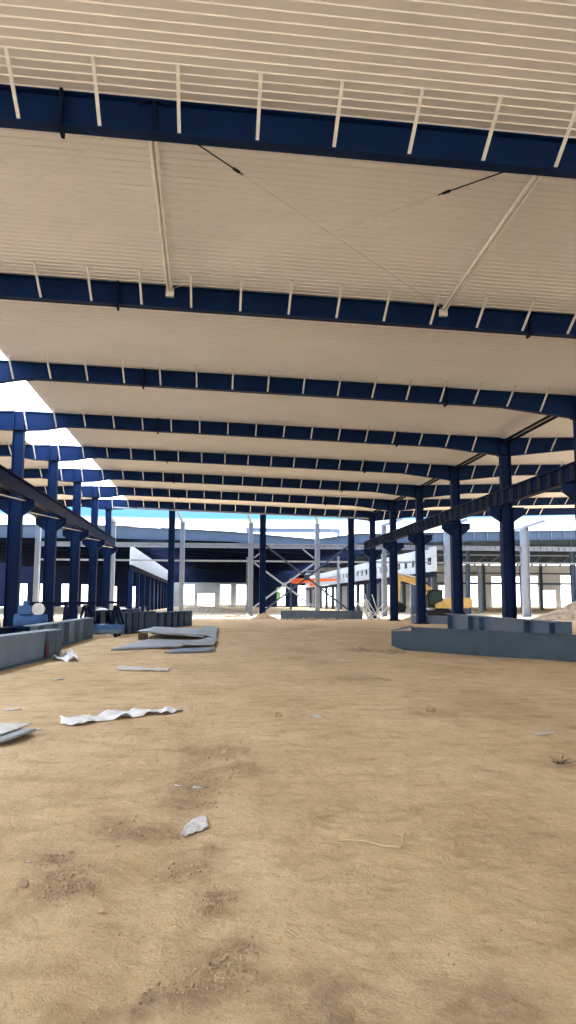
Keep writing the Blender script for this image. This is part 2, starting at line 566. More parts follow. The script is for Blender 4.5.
# ------------------------------------------------------------------ crane girders
def crane(x, label, y0, y1, stiff):
    g = thing('crane_girder', (x, (y0 + y1) / 2, 6.2), label, 'crane girder')
    mb = MB(); mb.isec((x, y0, 6.2), (x, y1, 6.2), .68, .68, .34, .03, .02)
    pg = mb.obj('plate_girder', M['girder'], g)
    mb = MB(); mb.box((x, (y0 + y1) / 2, 6.90), (.07, y1 - y0, .04)); mb.box((x, (y0 + y1) / 2, 6.95), (.05, y1 - y0, .06))
    mb.obj('rail', M['girder'], g)
    n = int((y1 - y0) / 1.0)
    if stiff:
        for i in range(n + 1):
            yy = y0 + .02 + i * (y1 - y0 - .04) / n
            mb = MB(); mb.box((x - .085, yy, 6.54), (.15, .025, .62)); mb.obj('stiffener', M['slate'], pg)
    return g


crane(XL + .58, 'dark crane girder along the inner side of the left column row', 16.0, 69.2, False)
crane(XL - .58, 'dark crane girder on the outer side of the left column row', 28.0, 69.2, False)
crane(XR - .58, 'dark crane girder with closely spaced stiffeners along the right column row', 16.0, 68.9, True)
for k in range(3, 8):     # lateral bracing under the left girder
    y = FY(k)
    g = thing('lateral_brace', (XL + .2, y + 4, 6.1), 'pale flat steel brace zigzagging below the left crane girder, bay %s' % {3: 'nearest the picture edge', 4: 'behind the foremost blue column', 5: 'behind the second blue column', 6: 'behind the third blue column', 7: 'at the far end'}[k], 'brace', 'left girder braces')
    mb = MB(); mb.bar((XL + .50, y + .6, 6.10), (XL - .45, y + 4, 6.10), .16, .02); mb.obj('flat_bar', M['galv'], g)
    mb = MB(); mb.bar((XL - .45, y + 4, 6.10), (XL + .50, y + 7.4, 6.10), .16, .02); mb.obj('flat_bar', M['galv'], g)
    for yy, xx in ((y + .6, XL + .5), (y + 4, XL - .45), (y + 7.4, XL + .5)):
        mb = MB(); mb.box((xx, yy, 6.15), (.2, .3, .1)); mb.obj('cleat', M['navy_dark'], g)

# ------------------------------------------------------------------ roof struts and rods
for x0, x1, lab in ((-1.18, -1.25, 'long pale roof strut between the two nearest rafters, left of centre'),
                    (6.15, 6.45, 'long pale roof strut between the two nearest rafters, at the right')):
    g = thing('roof_strut', (x0, FY(1) + 4, roofz(x0) - .25), lab, 'strut', 'roof struts')
    mb = MB(); a = (x0, FY(1) + .04, roofz(x0) - .14); b_ = (x1, FY(2) - .10, roofz(x1) - .14)
    mb.tube((a[0] - .045, a[1], a[2]), (b_[0] - .045, b_[1], b_[2]), .045); mb.tube((a[0] + .045, a[1], a[2]), (b_[0] + .045, b_[1], b_[2]), .045)
    mb.obj('tube', M['galv'], g)
    mb = MB(); mb.box((x1, FY(2) - .08, roofz(x1) - .2), (.22, .12, .2)); mb.obj('end_cleat', M['galv'], g)
rods = [((-1.25, FY(1) + .1), (6.4, FY(2) - .1), 'thin roof bracing rod running back from left strut to right strut'),
        ((6.35, FY(1) + .1), (-1.25, FY(2) - .1), 'thin roof bracing rod running back from right strut to left strut'),
        ((-1.25, FY(1) + .1), (-8.7, FY(2) - .1), 'thin roof bracing rod running from left strut towards the left columns')]
for n_, (a, b_, lab) in enumerate(rods):
    A = Vector((a[0], a[1], roofz(a[0]) - .07 - .03 * n_)); B = Vector((b_[0], b_[1], roofz(b_[0]) - .07 - .03 * n_))
    g = thing('bracing_rod', A, lab, 'rod', 'roof bracing rods')
    mb = MB(); mb.tube(A, B, .009, 6); mb.obj('rod', M['galv'], g)
    f0, f1 = ((.08, .23), (.10, .24), (.30, .45))[n_]
    if n_ < 2:
        mb = MB(); mb.tube(A.lerp(B, f0), A.lerp(B, f1), .014, 6); mb.tube(A.lerp(B, f1 - .025), A.lerp(B, f1 - .01), .03, 6)
        o = mb.obj('turnbuckle', M['navy_dark'], g); o['label'] = 'dark threaded end with turnbuckle'
for k in range(2, 8):
    y = FY(k)
    g = thing('roof_strut', (XR, y + 4, 9.3), 'dark twin-angle strut along the valley over the right columns, %s' % ('nearest of them' if k == 2 else 'behind the %s right column' % ORD[k - 1]), 'strut', 'valley struts')
    for s in (-1, 1):
        mb = MB(); mb.bar((XR + s * .16, y + .2, roofz(XR) - .2), (XR + s * .16, y + 7.8, roofz(XR) - .2), .10, .10); mb.obj('angle', M['navy_dark'], g)
    for q in (.22, 7.78):
        mb = MB(); mb.box((XR, y + q, roofz(XR) - .2), (.5, .03, .22)); mb.obj('end_plate', M['navy_dark'], g)

# ------------------------------------------------------------------ gable end: dark wind columns, pale frame behind
for x, nm in ((-3.55, 'left of the three'), (4.53, 'middle one of the three'), (12.53, 'right one of the three')):
    g = thing('wind_column', (x, FY(8), 0), 'slim dark blue wind column under the farthest main rafter, ' + nm, 'column', 'dark wind columns')
    zt = main_bottom(x)
    mb = MB(); mb.isec_v(x, FY(8), .02, zt, .55, .34); mb.obj('shaft', M['navy'], g)
    mb = MB(); mb.box((x, FY(8), .02), (.8, .5, .04)); mb.obj('base_plate', M['navy_dark'], g)


def xbrace(y, x0, x1, z0, z1, material, label, w=.14, zm=None):
    g = thing('cross_brace', ((x0 + x1) / 2, y, z0), label, 'brace')
    mb = MB(); mb.bar((x0, y - .05, z0), (x1, y - .05, z1), w, .06, up=(0, 1, 0)); mb.obj('diagonal', material, g)
    mb = MB(); mb.bar((x0, y + .03, z1), (x1, y + .03, z0), w, .06, up=(0, 1, 0)); mb.obj('diagonal', material, g)
    mb = MB(); mb.box(((x0 + x1) / 2, y, (z0 + z1) / 2), (.5, .03, .5)); mb.obj('gusset', material, g)


xbrace(FY(8) + .25, 4.8, 12.3, .75, 6.5, M['fascia'], 'grey X-shaped brace between the middle and right dark wind columns', .16)

YW = 76.65
WX = [-16.8, -9.65, -2.9, 3.87, 10.55, 17.35, 24.05, 32.16, 40.2]
WN = ['far left, behind the foremost blue column', 'beside the last left main column', 'behind the left dark wind column',
      'left foot of the pale cross brace', 'right foot of the pale cross brace', 'just right of the last right main column', 'wide one between two right main columns',
      'right of the column behind the stiffened beam', 'outermost one at the far right']
for i, x in enumerate(WX):
    g = thing('frame_column', (x, YW, 0), 'pale grey column of the open rear frame, ' + WN[i], 'column', 'pale frame columns')
    wd = .80 if x > 20 else .46
    mb = MB(); mb.isec_v(x, YW, .02, 9.3, wd, .5); mb.obj('shaft', M['pale'], g)
    mb = MB(); mb.box((x, YW, .02), (wd + .3, .7, .04)); mb.obj('base_plate', M['pale'], g)
    mb = MB()
    if i < 5: mb.bar((x, YW - .1, 9.25), (x - .45, YW - 2.2, 10.1), .22, .22)
    else: mb.bar((x, YW, 9.2), (x + 1.6, YW - 1.5, 9.75), .25, .25)
    if i == 7: mb.bar((x, YW, 9.2), (x - 2.2, YW - 1.5, 8.6), .3, .3)
    mb.obj('raking_arm', M['pale'], g)
for i in range(len(WX) - 1):
    xa, xb = WX[i] + .26, WX[i + 1] - .26
    if WX[i] > 20: xa += .17
    if WX[i + 1] > 20: xb -= .17
    where = ['far left', 'left edge of main bay', 'left of centre', 'left of the braced panel', 'above the pale cross brace', 'right edge of main bay',
             'in the right bay', 'far right'][i]
    g = thing('frame_girder', ((xa + xb) / 2, YW, 6.75), 'pale ribbed girder crossing the open frame, panel at the ' + where if i not in (4, 6) else 'pale ribbed girder crossing the open frame, panel ' + where, 'girder', 'frame girders')
    mb = MB(); mb.isec((xa, YW, 6.75), (xb, YW, 6.75), .44, .44, .3, .04, .02); bm_ = mb.obj('beam', M['pale'], g)
    n = int((xb - xa) / .62)
    for j in range(1, n):
        mb = MB(); mb.box((xa + j * (xb - xa) / n, YW - .08, 6.97), (.05, .12, .36)); mb.obj('stiffener', M['pale'], bm_)
    g = mb = MB(); mb.box(((xa + xb) / 2, YW, 5.45), (xb - xa, .10, .16)); mb.box(((xa + xb) / 2, YW - .06, 5.52), (xb - xa, .10, .03))
    tag(mb.obj('wall_girt', M['pale']), 'thin pale rail below the ribbed girder, panel ' + (where if i in (4, 6) else 'at the ' + where), 'rail', 'frame girts')
xbrace(YW, 4.2, 10.25, .9, 5.3, M['pale'], 'pale X-shaped brace between two pale columns below the thin rail', .17)
# short knee braces seen round the braced panel
for x, s, lab in ((3.87, 1, 'short pale knee brace at the left pale column of the braced panel'), (10.55, -1, 'short pale knee brace at the right pale column of the braced panel')):
    mb = MB(); mb.bar((x + s * .34, YW, 5.8), (x + s * 1.5, YW, 6.72), .12, .12, up=(0, 1, 0)); tag(mb.obj('knee_brace', M['pale']), lab, 'brace')

# ------------------------------------------------------------------ rear hall: fascia rafter, frames, side bands, far wall
YB = 84.65
VX = 11.5


def bz(x):
    pts = [(-60, 9.5), (-22.6, 9.5), (-10.5, 9.56), (1.9, 9.05), (VX, 8.3), (16.5, 9.0), (30.3, 9.4), (41.7, 9.7), (60, 10.3), (110, 11.0)]
    for (xa, za), (xb, zb) in zip(pts[:-1], pts[1:]):
        if x <= xb: return za + (zb - za) * (x - xa) / (xb - xa)
    return 11.0


segs = [[-40, -22.6, -10.5], [-10.5, 1.9, VX], [VX, 16.5, 22.0], [22.0, 30.3, 41.7, 60, 110]]
nmz = ['left of the main bay', 'behind the left half of the main bay', 'behind the right column row', 'far right beyond the right bay']
for sgi, sg in enumerate(segs):
    g = thing('fascia_rafter', (sg[0], YB, bz(sg[0]) - 1.3), 'deep grey-blue front rafter of the rear hall, ' + nmz[sgi], 'rafter', 'rear hall front rafters')
    mb = MB(); profile(mb, [(x, bz(x) - (1.35 if x < 0 else 1.05), bz(x)) for x in sg], YB, .36, .05, .05); pg = mb.obj('plate_girder', M['fascia'], g)
    n = int((sg[-1] - sg[0]) / 1.5)
    for j in range(1, n if sgi == 3 else 0):
        x = sg[0] + j * (sg[-1] - sg[0]) / n; mb = MB(); mb.box((x, YB - .09, bz(x) - .5), (.04, .14, .9)); mb.obj('stiffener', M['pale'], pg)
# a farther band seen in the gap above the fascia
mb = MB(); mb.isec((4.8, 110, 11.3), (18.5, 110, 11.3), .6, .6, .3)
mb.box((5.1, 110, 5.65), (.35, .3, 11.3)); mb.box((18.2, 110, 5.65), (.35, .3, 11.3))
tag(mb.obj('portal_frame', M['pale']), 'thin grey portal beam seen in the bright gap above the rear fascia', 'frame')

for j in range(1, 11):
    y = YB + 8 * j
    g = thing('hall_rafter', (0, y, 7.3), 'dark steel roof rafter of the rear hall, %s behind the fascia' % ORD[j - 1], 'rafter', 'rear hall rafters')
    mb = MB(); profile(mb, [(x, bz(x) - 1.15, bz(x) - .1) for x in (-40, -22.6, -10.5, 1.9, VX, 16.5, 22)], y, .3, .05, .05)
    mb.obj('plate_girder', M['navy_dark'], g)
    g = thing('hall_rafter', (50, y, 8), 'grey-blue roof rafter of the right rear hall, %s behind the fascia' % ORD[j - 1], 'rafter', 'right rear hall rafters')
    mb = MB(); profile(mb, [(x, bz(x) - .62, bz(x) - .02) for x in (22.2, 30.3, 41.7, 60, 110)], y, .3, .05, .05)
    mb.obj('plate_girder', M['fascia'], g)
    if j % 2:
        for x in (31.5, 45, 62):
            mb = MB(); mb.isec_v(x, y, 0, bz(x) - .62, .5, .4); mb.obj('post', M['fascia'], g)
# rear hall roof, with roof lights added to brighten the two pale bands


def roof_slab(xs, material, name, th=.1):
    mb = MB()
    for xa, xb in zip(xs[:-1], xs[1:]):
        mb.hexa([(xa, YB + .25, bz(xa)), (xb, YB + .25, bz(xb)), (xb, 181, bz(xb)), (xa, 181, bz(xa)),
                 (xa, YB + .25, bz(xa) + th), (xb, YB + .25, bz(xb) + th), (xb, 181, bz(xb) + th), (xa, 181, bz(xa) + th)])
    return struct(mb.obj(name, material))


def added_roof_light(xa, xb, name):
    mb = MB(); v = [mb.bm.verts.new(p) for p in ((xa, YB + .25, bz(xa) + .03), (xb, YB + .25, bz(xb) + .03), (xb, 181, bz(xb) + .03), (xa, 181, bz(xa) + .03))]
    mb.bm.faces.new(v); return struct(mb.obj(name, M['rooflight']))


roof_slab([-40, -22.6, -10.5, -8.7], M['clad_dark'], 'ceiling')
added_roof_light(-8.7, -5.6, 'window_21')
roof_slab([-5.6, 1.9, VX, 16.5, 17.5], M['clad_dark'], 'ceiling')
added_roof_light(17.5, 21.6, 'window_22')
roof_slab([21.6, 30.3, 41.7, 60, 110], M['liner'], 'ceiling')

# long side bands: pale upper cladding, dark girder below, columns under it
XBL, XBR = -8.8, 22.0
mb = MB(); mb.box((XBL, 132.5, 6.45), (.12, 95, 2.1)); struct(mb.obj('wall_left', M['clad']))
mb = MB(); mb.isec((XBL, YB + .6, 4.83), (XBL, 179.5, 4.83), .55, .55, .3); tag(mb.obj('runway_beam', M['navy_dark']), 'dark beam running back under the left pale cladding band', 'beam')
n_ = 0
for i in range(12):
    y = 86 + i * 8
    mb = MB(); mb.isec_v(XBL, y, 0, 4.85, .45, .4)
    tag(mb.obj('hall_column', M['navy']), 'dark blue column under the left pale cladding band, %s along its row' % ORD[i], 'column', 'left rear hall columns')
# dark sheeting low on the left row of the rear hall
mb = MB(); mb.box((XBL - .5, 150, 2.4), (.1, 60, 4.6)); struct(mb.obj('wall_left_rear', M['navy']))
mb = MB()
y0, y1 = 74, 180
mb.box((XBR, (y0 + y1) / 2, 4.85), (.12, y1 - y0, .7)); mb.box((XBR, (y0 + y1) / 2, 6.45), (.12, y1 - y0, 1.0))
yy = y0
while yy < y1:
    mb.box((XBR, yy + .8, 5.6), (.12, 1.6, .8)); yy += 3.2
struct(mb.obj('wall_right', M['clad']))
mb = MB(); mb.isec((XBR, 74, 3.94), (XBR, 179.5, 3.94), .5, .5, .3); tag(mb.obj('runway_beam', M['navy_dark']), 'dark beam running back under the right pale cladding band', 'beam')
for i in range(13):
    y = 75 + i * 8
    mb = MB(); mb.isec_v(XBR, y, 0, 3.95, .5, .45)
    tag(mb.obj('hall_column', M['fascia']), 'grey column under the right pale cladding band, %s along its row' % ORD[i], 'column', 'right rear hall columns')

# far wall with door-high openings
YFW = 180
openings = [(-46, -44.4, 0, 5), (-43.6, -41.4, 0, 5.1), (-38.6, -36.2, 0, 5.1), (-33.8, -31.3, 0, 5.1), (-29.4, -27.4, 0, 5), (-23.5, -21.5, 0, 4.6), (-18.8, -16.6, 0, 4.6), (-13.5, -11.5, 0, 4.6), (-6.4, -3.9, .6, 5.1), (-3.1, .8, .2, 3.1),
            (2.1, 4.5, .6, 5.1), (5.8, 8.5, .6, 5.1), (15.2, 17.2, .3, 4.6), (20.2, 22.0, .3, 5), (25.9, 29.0, .3, 5.2), (32.7, 35.8, .3, 5.2), (40.5, 43.2, .3, 5.2), (47, 49.5, .3, 5.2), (54, 57, .3, 5.2),
            (61, 63.5, .3, 7.4), (67, 69.6, .3, 7.4), (72.8, 74, .3, 7.4), (75, 78.5, .3, 7.6), (79.4, 82.9, .0, 4.2), (84.2, 87.6, .0, 7.8), (91, 94.5, 0, 5), (98, 101, 0, 5)]


def pierced(name, x0, x1, z0, z1, ops, y, th, material):
    mb = MB(); x = x0
    for (a, b_, c0, c1) in ops:
        c0, c1 = max(c0, z0), min(c1, z1)
        if c1 <= c0 or b_ < x0 or a > x1: continue
        if a > x: mb.box(((x + a) / 2, y, (z0 + z1) / 2), (a - x, th, z1 - z0))
        if c0 > z0: mb.box(((a + b_) / 2, y, (z0 + c0) / 2), (b_ - a, th, c0 - z0))
        if c1 < z1: mb.box(((a + b_) / 2, y, (c1 + z1) / 2), (b_ - a, th, z1 - c1))
        x = b_
    if x < x1: mb.box(((x + x1) / 2, y, (z0 + z1) / 2), (x1 - x, th, z1 - z0))
    return struct(mb.obj(name, material))


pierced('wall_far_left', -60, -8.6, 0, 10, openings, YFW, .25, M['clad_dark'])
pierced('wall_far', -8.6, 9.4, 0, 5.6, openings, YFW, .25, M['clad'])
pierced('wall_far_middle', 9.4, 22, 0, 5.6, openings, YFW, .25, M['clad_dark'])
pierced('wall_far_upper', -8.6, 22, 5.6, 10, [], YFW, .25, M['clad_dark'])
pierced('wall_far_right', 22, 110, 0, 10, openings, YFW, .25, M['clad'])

mb = MB(); mb.box((66, YFW - .25, 5.75), (88, .2, .5)); struct(mb.obj('trim_1', M['fascia']))
mb = MB(); mb.box((66, YFW - .25, 8.2), (88, .2, .35)); struct(mb.obj('trim_2', M['fascia']))

# lattice girder in the right rear hall
g = thing('lattice_girder', (42, 101, 6.3), 'long lattice girder with slanting web bars across the right rear hall', 'girder')
mb = MB(); mb.box((43, 101, 6.35), (40, .2, .14)); mb.obj('bottom_chord', M['pale'], g)
mb = MB(); mb.box((43, 101, 7.75), (40, .2, .16)); mb.obj('top_chord', M['pale'], g)
for i in range(20):
    mb = MB(); x = 23.2 + 2 * i; mb.bar((x, 101, 6.4), (x + 1.6, 101, 7.7), .22, .12, up=(0, 1, 0)); mb.obj('web_bar', M['fascia'], g)
for x in (23.0, 36.0, 49.5, 62.8):
    mb = MB(); mb.isec_v(x, 101, 0, 6.28, .55, .4); mb.obj('post', M['pale'], g)

# orange runway hoist
g = thing('overhead_hoist', (19.5, 130, 4.3), 'orange-red overhead hoist beam between rear hall columns', 'hoist')
mb = MB(); mb.prism([(13.6, 130, 4.35), (21.6, 130, 4.95), (21.6, 130, 5.3), (13.6, 130, 5.3)], (0, .5, 0)); mb.obj('girder', M['orange'], g)
mb = MB(); mb.box((13.4, 130.2, 4.9), (.5, 2.2, .7)); mb.obj('end_truck', M['orange'], g)
mb = MB(); mb.box((13.4, 130.2, 2.3), (.3, .3, 4.55)); mb.obj('support_post', M['fascia'], g)
mb = MB(); mb.box((17, 130.2, 4.2), (.8, .6, .5)); mb.tube((17, 130.2, 4.0), (17, 130.2, 3.2), .04); mb.obj('hook_block', M['orange'], g)

# trees outside beyond the far wall
for i, (x, y, h, lab) in enumerate(((16.5, 196, 7, 'green tree outside seen through the far opening left of the orange beam'),)):
    g = thing('tree', (x, y, 0), lab, 'tree')
    mb = MB(); mb.tube((x, y, 0), (x + .2, y, h * .5), .22, 8, .14); mb.obj('trunk', M['bark'], g)
    mb = MB()
    for j in range(9):
        mb.blob((x + random.uniform(-1.4, 1.4), y + random.uniform(-1.2, 1.2), h * random.uniform(.35, .85)), (1.3, 1.3, 1.1), 2, .5, 2.2, j + i * 10)
    mb.obj('foliage', M['leaf'], g)


# ------------------------------------------------------------------ steel members lying about
def lying_beam(name, p0, p1, z0, h, bf, material, label, stiff, end_plate=True, dz1=0, group=None, tf=.03, shade_beam_mat=None):
    p0 = Vector((p0[0], p0[1], z0)); p1 = Vector((p1[0], p1[1], z0 + dz1))
    g = thing(name, (p0 + p1) / 2, label, 'steel beam', group)
    mb = MB(); mb.isec(p0, p1, h, h, bf, tf, .02); mb.obj('beam', shade_beam_mat or material, g)
    d = (p1 - p0); L = d.length; d.normalize(); s = Vector((-d.y, d.x, 0)).normalized(); rz = math.atan2(d.y, d.x)
    for f in stiff:
        for sg in (-1, 1):
            c_ = p0 + d * f * L + s * sg * (bf / 4 + .003) + Vector((0, 0, h / 2))
            mb = MB(); mb.box(c_, (.025, bf / 2 - .02, h - 2 * tf), rz); mb.obj('stiffener', material, g)
    if end_plate:
        mb = MB(); mb.box(p1 + d * .014 + Vector((0, 0, h / 2)), (.025, bf + .04, h + .03), rz); mb.obj('end_plate', material, g)
    return g


G1 = 'loose steel beams at the left'
b1 = lying_beam('steel_beam', (-5.35, 13.2), (-4.40, 22.5), .0, .77, .42, M['primer'], 'grey-blue I-beam lying in the left foreground, cut by the picture edge', (.5, .93, .97), group=G1)
mb = MB(); mb.box((-4.40, 21.75, .22), (.05, .22, .40), .1); o = mb.obj('cleat', M['red'], b1); o['label'] = 'rust-red cleat plate near the end'
lying_beam('steel_beam', (-5.25, 23.4), (-5.15, 33.4), .0, .84, .40, M['primer'], 'grey-blue I-beam lying behind the foreground left beam, plank-like pale top flange', (.1, .3, .5, .7, .9, .97), group=G1)
lying_beam('steel_beam', (-4.30, 36.3), (-3.15, 41.6), .0, 1.0, .5, M['primer'], 'I-beam with deep stiffener pockets lying behind the small trolley', (.08, .26, .44, .62, .8, .95), group=G1, shade_beam_mat=M['navy'])  # navy body here and on the next two beams stands in for pocket shade
lying_beam('steel_beam', (-5.3, 36.6), (-4.1, 42.8), .0, 1.1, .5, M['primer'], 'second stiffened I-beam lying just left of the pocketed beam', (.1, .3, .5, .7, .9), group=G1, shade_beam_mat=M['navy'])
lying_beam('steel_beam', (-2.95, 42.0), (-1.45, 49.6), .0, .92, .5, M['primer'], 'stiffened I-beam at the far end of the left row beside the sheet stack', (.1, .3, .5, .7, .88, .96), group=G1, shade_beam_mat=M['navy'])
lying_beam('steel_beam', (-8.0, 22.0), (-7.3, 29.5), .0, .6, .4, M['navy'], 'dark blue I-beam on the ground between left columns and foreground beam', (.2, .5, .8), group=G1)

# trolley
g = thing('steel_trolley', (-4.75, 34.5, 0), 'low dark blue trolley with two raking racks on the left', 'trolley')
mb = MB()
for y in (33.9, 35.2): mb.box((-4.75, y, .42), (1.9, .14, .22))
for x in (-5.6, -4.75, -3.9): mb.box((x, 34.55, .42), (.14, 1.3, .2))
mb.obj('chassis', M['blue'], g)
mb = MB(); mb.box((-4.75, 33.78, .25), (1.9, .06, .16)); mb.obj('bumper_bar', M['primer'], g)
for x in (-5.45, -4.05):
    for y in (34.0, 35.1):
        mb = MB(); mb.tube((x - .08, y, .2), (x + .08, y, .2), .2, 14); mb.obj('wheel', M['rubber'], g)
for x, dx in ((-5.45, .35), (-4.15, .3)):
    mb = MB()
    for y in (34.0, 35.1):
        mb.bar((x - dx / 2, y, .5), (x + .02, y, 1.3), .1, .1); mb.bar((x + dx, y, .5), (x + .04, y, 1.3), .1, .1)
    mb.bar((x + .03, 33.95, 1.32), (x + .03, 35.15, 1.32), .1, .1); mb.bar((x + .1, 34.0, .9), (x + .1, 35.1, .9), .06, .06)
    mb.obj('rack', M['navy_dark'], g)

# compressor behind the left beams
g = thing('air_compressor', (-7.0, 31.2, 0), 'blue wheeled compressor with pale tank behind the left beams', 'compressor')
mb = MB(); mb.tube((-7.6, 31.2, .75), (-6.4, 31.2, .75), .28, 16); mb.obj('tank', M['blue'], g, True)
mb = MB(); mb.box((-7.2, 31.2, 1.2), (.5, .42, .36)); mb.tube((-7.2, 31.2, 1.38), (-7.2, 31.2, 1.55), .12, 10); mb.obj('motor', M['blue'], g)
mb = MB(); mb.tube((-6.72, 31.1, 1.22), (-6.72, 31.28, 1.22), .24, 16); mb.obj('belt_guard', M['galv'], g)
for x in (-7.45, -6.55):
    for y in (30.95, 31.45):
        mb = MB(); mb.tube((x - .05, y, .22), (x + .05, y, .22), .22, 14); mb.obj('wheel', M['rubber'], g)
mb = MB(); mb.box((-7, 31.2, .42), (1.2, .5, .1)); mb.obj('frame', M['navy_dark'], g)

# white sacks
for i, (x, y, lab) in enumerate(((-8.3, 29.6, 'white bulk sack at the far left edge behind the beams'), (-6.2, 45.5, 'white bulk sack between the third and fourth left columns'), (-5.3, 47.2, 'grey-white bulk sack right of the white one beyond the trolley'))):
    mb = MB(); mb.blob((x, y, .55), (.55, .5, .58), 3, .22, 2.2, i)
    for v in mb.bm.verts: v.co.z = max(v.co.z, .0)
    tag(mb.obj('bulk_sack', M['white'], None, True), lab, 'sack', 'bulk sacks')

# trestles
for i, (x, y, lab) in enumerate(((-6.6, 40.0, 'dark A-frame trestle behind the second left column'), (-6.9, 34.2, 'dark A-frame trestle beside the compressor'), (-6.2, 51.5, 'dark A-frame trestle near the far left columns'))):
    g = thing('trestle', (x, y, 0), lab, 'trestle', 'trestles')
    mb = MB(); mb.box((x, y, 1.42), (1.6, .16, .16)); mb.obj('top_rail', M['navy_dark'], g)
    for sx in (-1, 1):
        for sy in (-1, 1):
            mb = MB(); mb.bar((x + sx * .7, y, 1.4), (x + sx * .75, y + sy * .45, 0), .09, .09); mb.obj('leg', M['navy_dark'], g)
        mb = MB(); mb.bar((x + sx * .73, y - .28, .5), (x + sx * .73, y + .28, .5), .06, .06); mb.obj('cross_rail', M['navy_dark'], g)

# right foreground: H-section lying on its side
p0 = Vector((5.95, 25.3, 0)); p1 = Vector((11.2, 17.2, 0))
d = (p1 - p0).normalized(); s = Vector((-d.y, d.x, 0)); s = s if s.y > 0 else -s
g = thing('steel_beam', (p0 + p1) / 2, 'big slate-grey H-beam lying on its side in the right foreground', 'steel beam')
u = Vector((0, 0, 1))


def plate4(mb, a, b_, h0, h1, off, th):
    a = a + off; b_ = b_ + off; k = s * th
    mb.hexa([a, b_, b_ + k, a + k, a + u * h0, b_ + u * h1, b_ + k + u * h1, a + k + u * h0])


mb = MB(); q0 = p0 + d * .55
mb.hexa([q0, p1, p1 + s * .04, q0 + s * .04, q0 + u * .63, p1 + u * .66, p1 + s * .04 + u * .66, q0 + s * .04 + u * .63])
mb.hexa([p0 + u * .12, q0, q0 + s * .04, p0 + s * .04 + u * .12, p0 + u * .58, q0 + u * .63, q0 + s * .04 + u * .63, p0 + s * .04 + u * .58])
mb.obj('near_flange', M['slate'], g)
mb = MB(); plate4(mb, p0 + d * .1, p1, .72, .66, s * .85, .04); mb.obj('far_flange', M['slate'], g)
mb = MB(); a = p0 + d * .3
mb.hexa([a + u * .36 + s * .045, p1 + u * .36 + s * .045, p1 + u * .36 + s * .845, a + u * .36 + s * .845, a + u * .385 + s * .045, p1 + u * .385 + s * .045, p1 + u * .385 + s * .845, a + u * .385 + s * .845])
mb.obj('web', M['slate'], g)
for f in (.06, .22, .42, .62, .82):
    mb = MB(); c_ = p0 + d * (f * (p1 - p0).length) + s * .445 + u * .50; mb.box(c_, (.025, .78, .22), math.atan2(d.y, d.x)); mb.obj('stiffener', M['slate'], g)
# end strip of pale flange edge
mb = MB(); mb.bar(p0 + u * .60 + s * .02, p0 + s * .87 + d * .1 + u * .74, .10, .04); o = mb.obj('end_lip', M['primer'], g); o['label'] = 'pale slanted end lip'

# the upright stiffened beam behind it
g2 = lying_beam('steel_beam', (11.9, 38.0), (10.62, 22.6), .13, .84, .46, M['steel_blue'], 'upright I-beam with stiffeners and pale top edge behind the slate beam', (.04, .30, .42, .80, .96), group=None, tf=.035)
for f, lab in ((.15, 'timber bearer under the far end of the upright right beam'), (.85, 'timber bearer under the near end of the upright right beam')):
    c_ = Vector((11.9, 38, 0)).lerp(Vector((10.62, 22.6, 0)), f)
    mb = MB(); mb.box((c_.x, c_.y, .065), (.9, .2, .13)); tag(mb.obj('timber_bearer', M['bark'], None, False, .01), lab, 'timber', 'timber bearers')

# grey beam lying at the foot of the braced panel
lying_beam('steel_beam', (5.95, 66.2), (13.0, 66.2), .0, .72, .4, M['primer'], 'grey I-beam lying crosswise at the foot of the wind columns', (.12, .3, .5, .7, .9))
# pale plank beam by the right columns
lying_beam('steel_beam', (14.2, 54.2), (18.6, 50.5), .0, .55, .5, M['pale'], 'pale grey beam lying beside the right columns', (.2, .5, .8))


# ------------------------------------------------------------------ sheets on the ground
def sheet(name, pts, zs, th, material, label, group, cat='sheet', sag=.02, seed=0):
    """a quad sheet, slightly buckled; pts in order round the edge."""
    mb = MB(); n, mm = 10, 8
    P = [Vector((p[0], p[1], z + max(0, gh(p[0], p[1])))) for p, z in zip(pts, zs)]
    top, bot = [], []
    for j in range(mm + 1):
        for i in range(n + 1):
            a = P[0].lerp(P[1], i / n); b_ = P[3].lerp(P[2], i / n); q = a.lerp(b_, j / mm)
            q.z += sag * noise.noise(Vector((q.x * 1.3 + seed, q.y * .6, seed)))
            top.append(mb.bm.verts.new(q + Vector((0, 0, th)))); bot.append(mb.bm.verts.new(q))
    st = n + 1
    for j in range(mm):
        for i in range(n):
            a = j * st + i
            mb.bm.faces.new((top[a], top[a + 1], top[a + st + 1], top[a + st])); mb.bm.faces.new((bot[a], bot[a + st], bot[a + st + 1], bot[a + 1]))
    ring = [i for i in range(n + 1)] + [(j + 1) * st - 1 for j in range(1, mm + 1)] + [mm * st + i for i in range(n - 1, -1, -1)] + [j * st for j in range(mm - 1, 0, -1)]
    for a, b_ in zip(ring, ring[1:] + ring[:1]): mb.bm.faces.new((top[a], bot[a], bot[b_], top[b_]))
    return tag(mb.obj(name, material, None, True), label, cat, group)


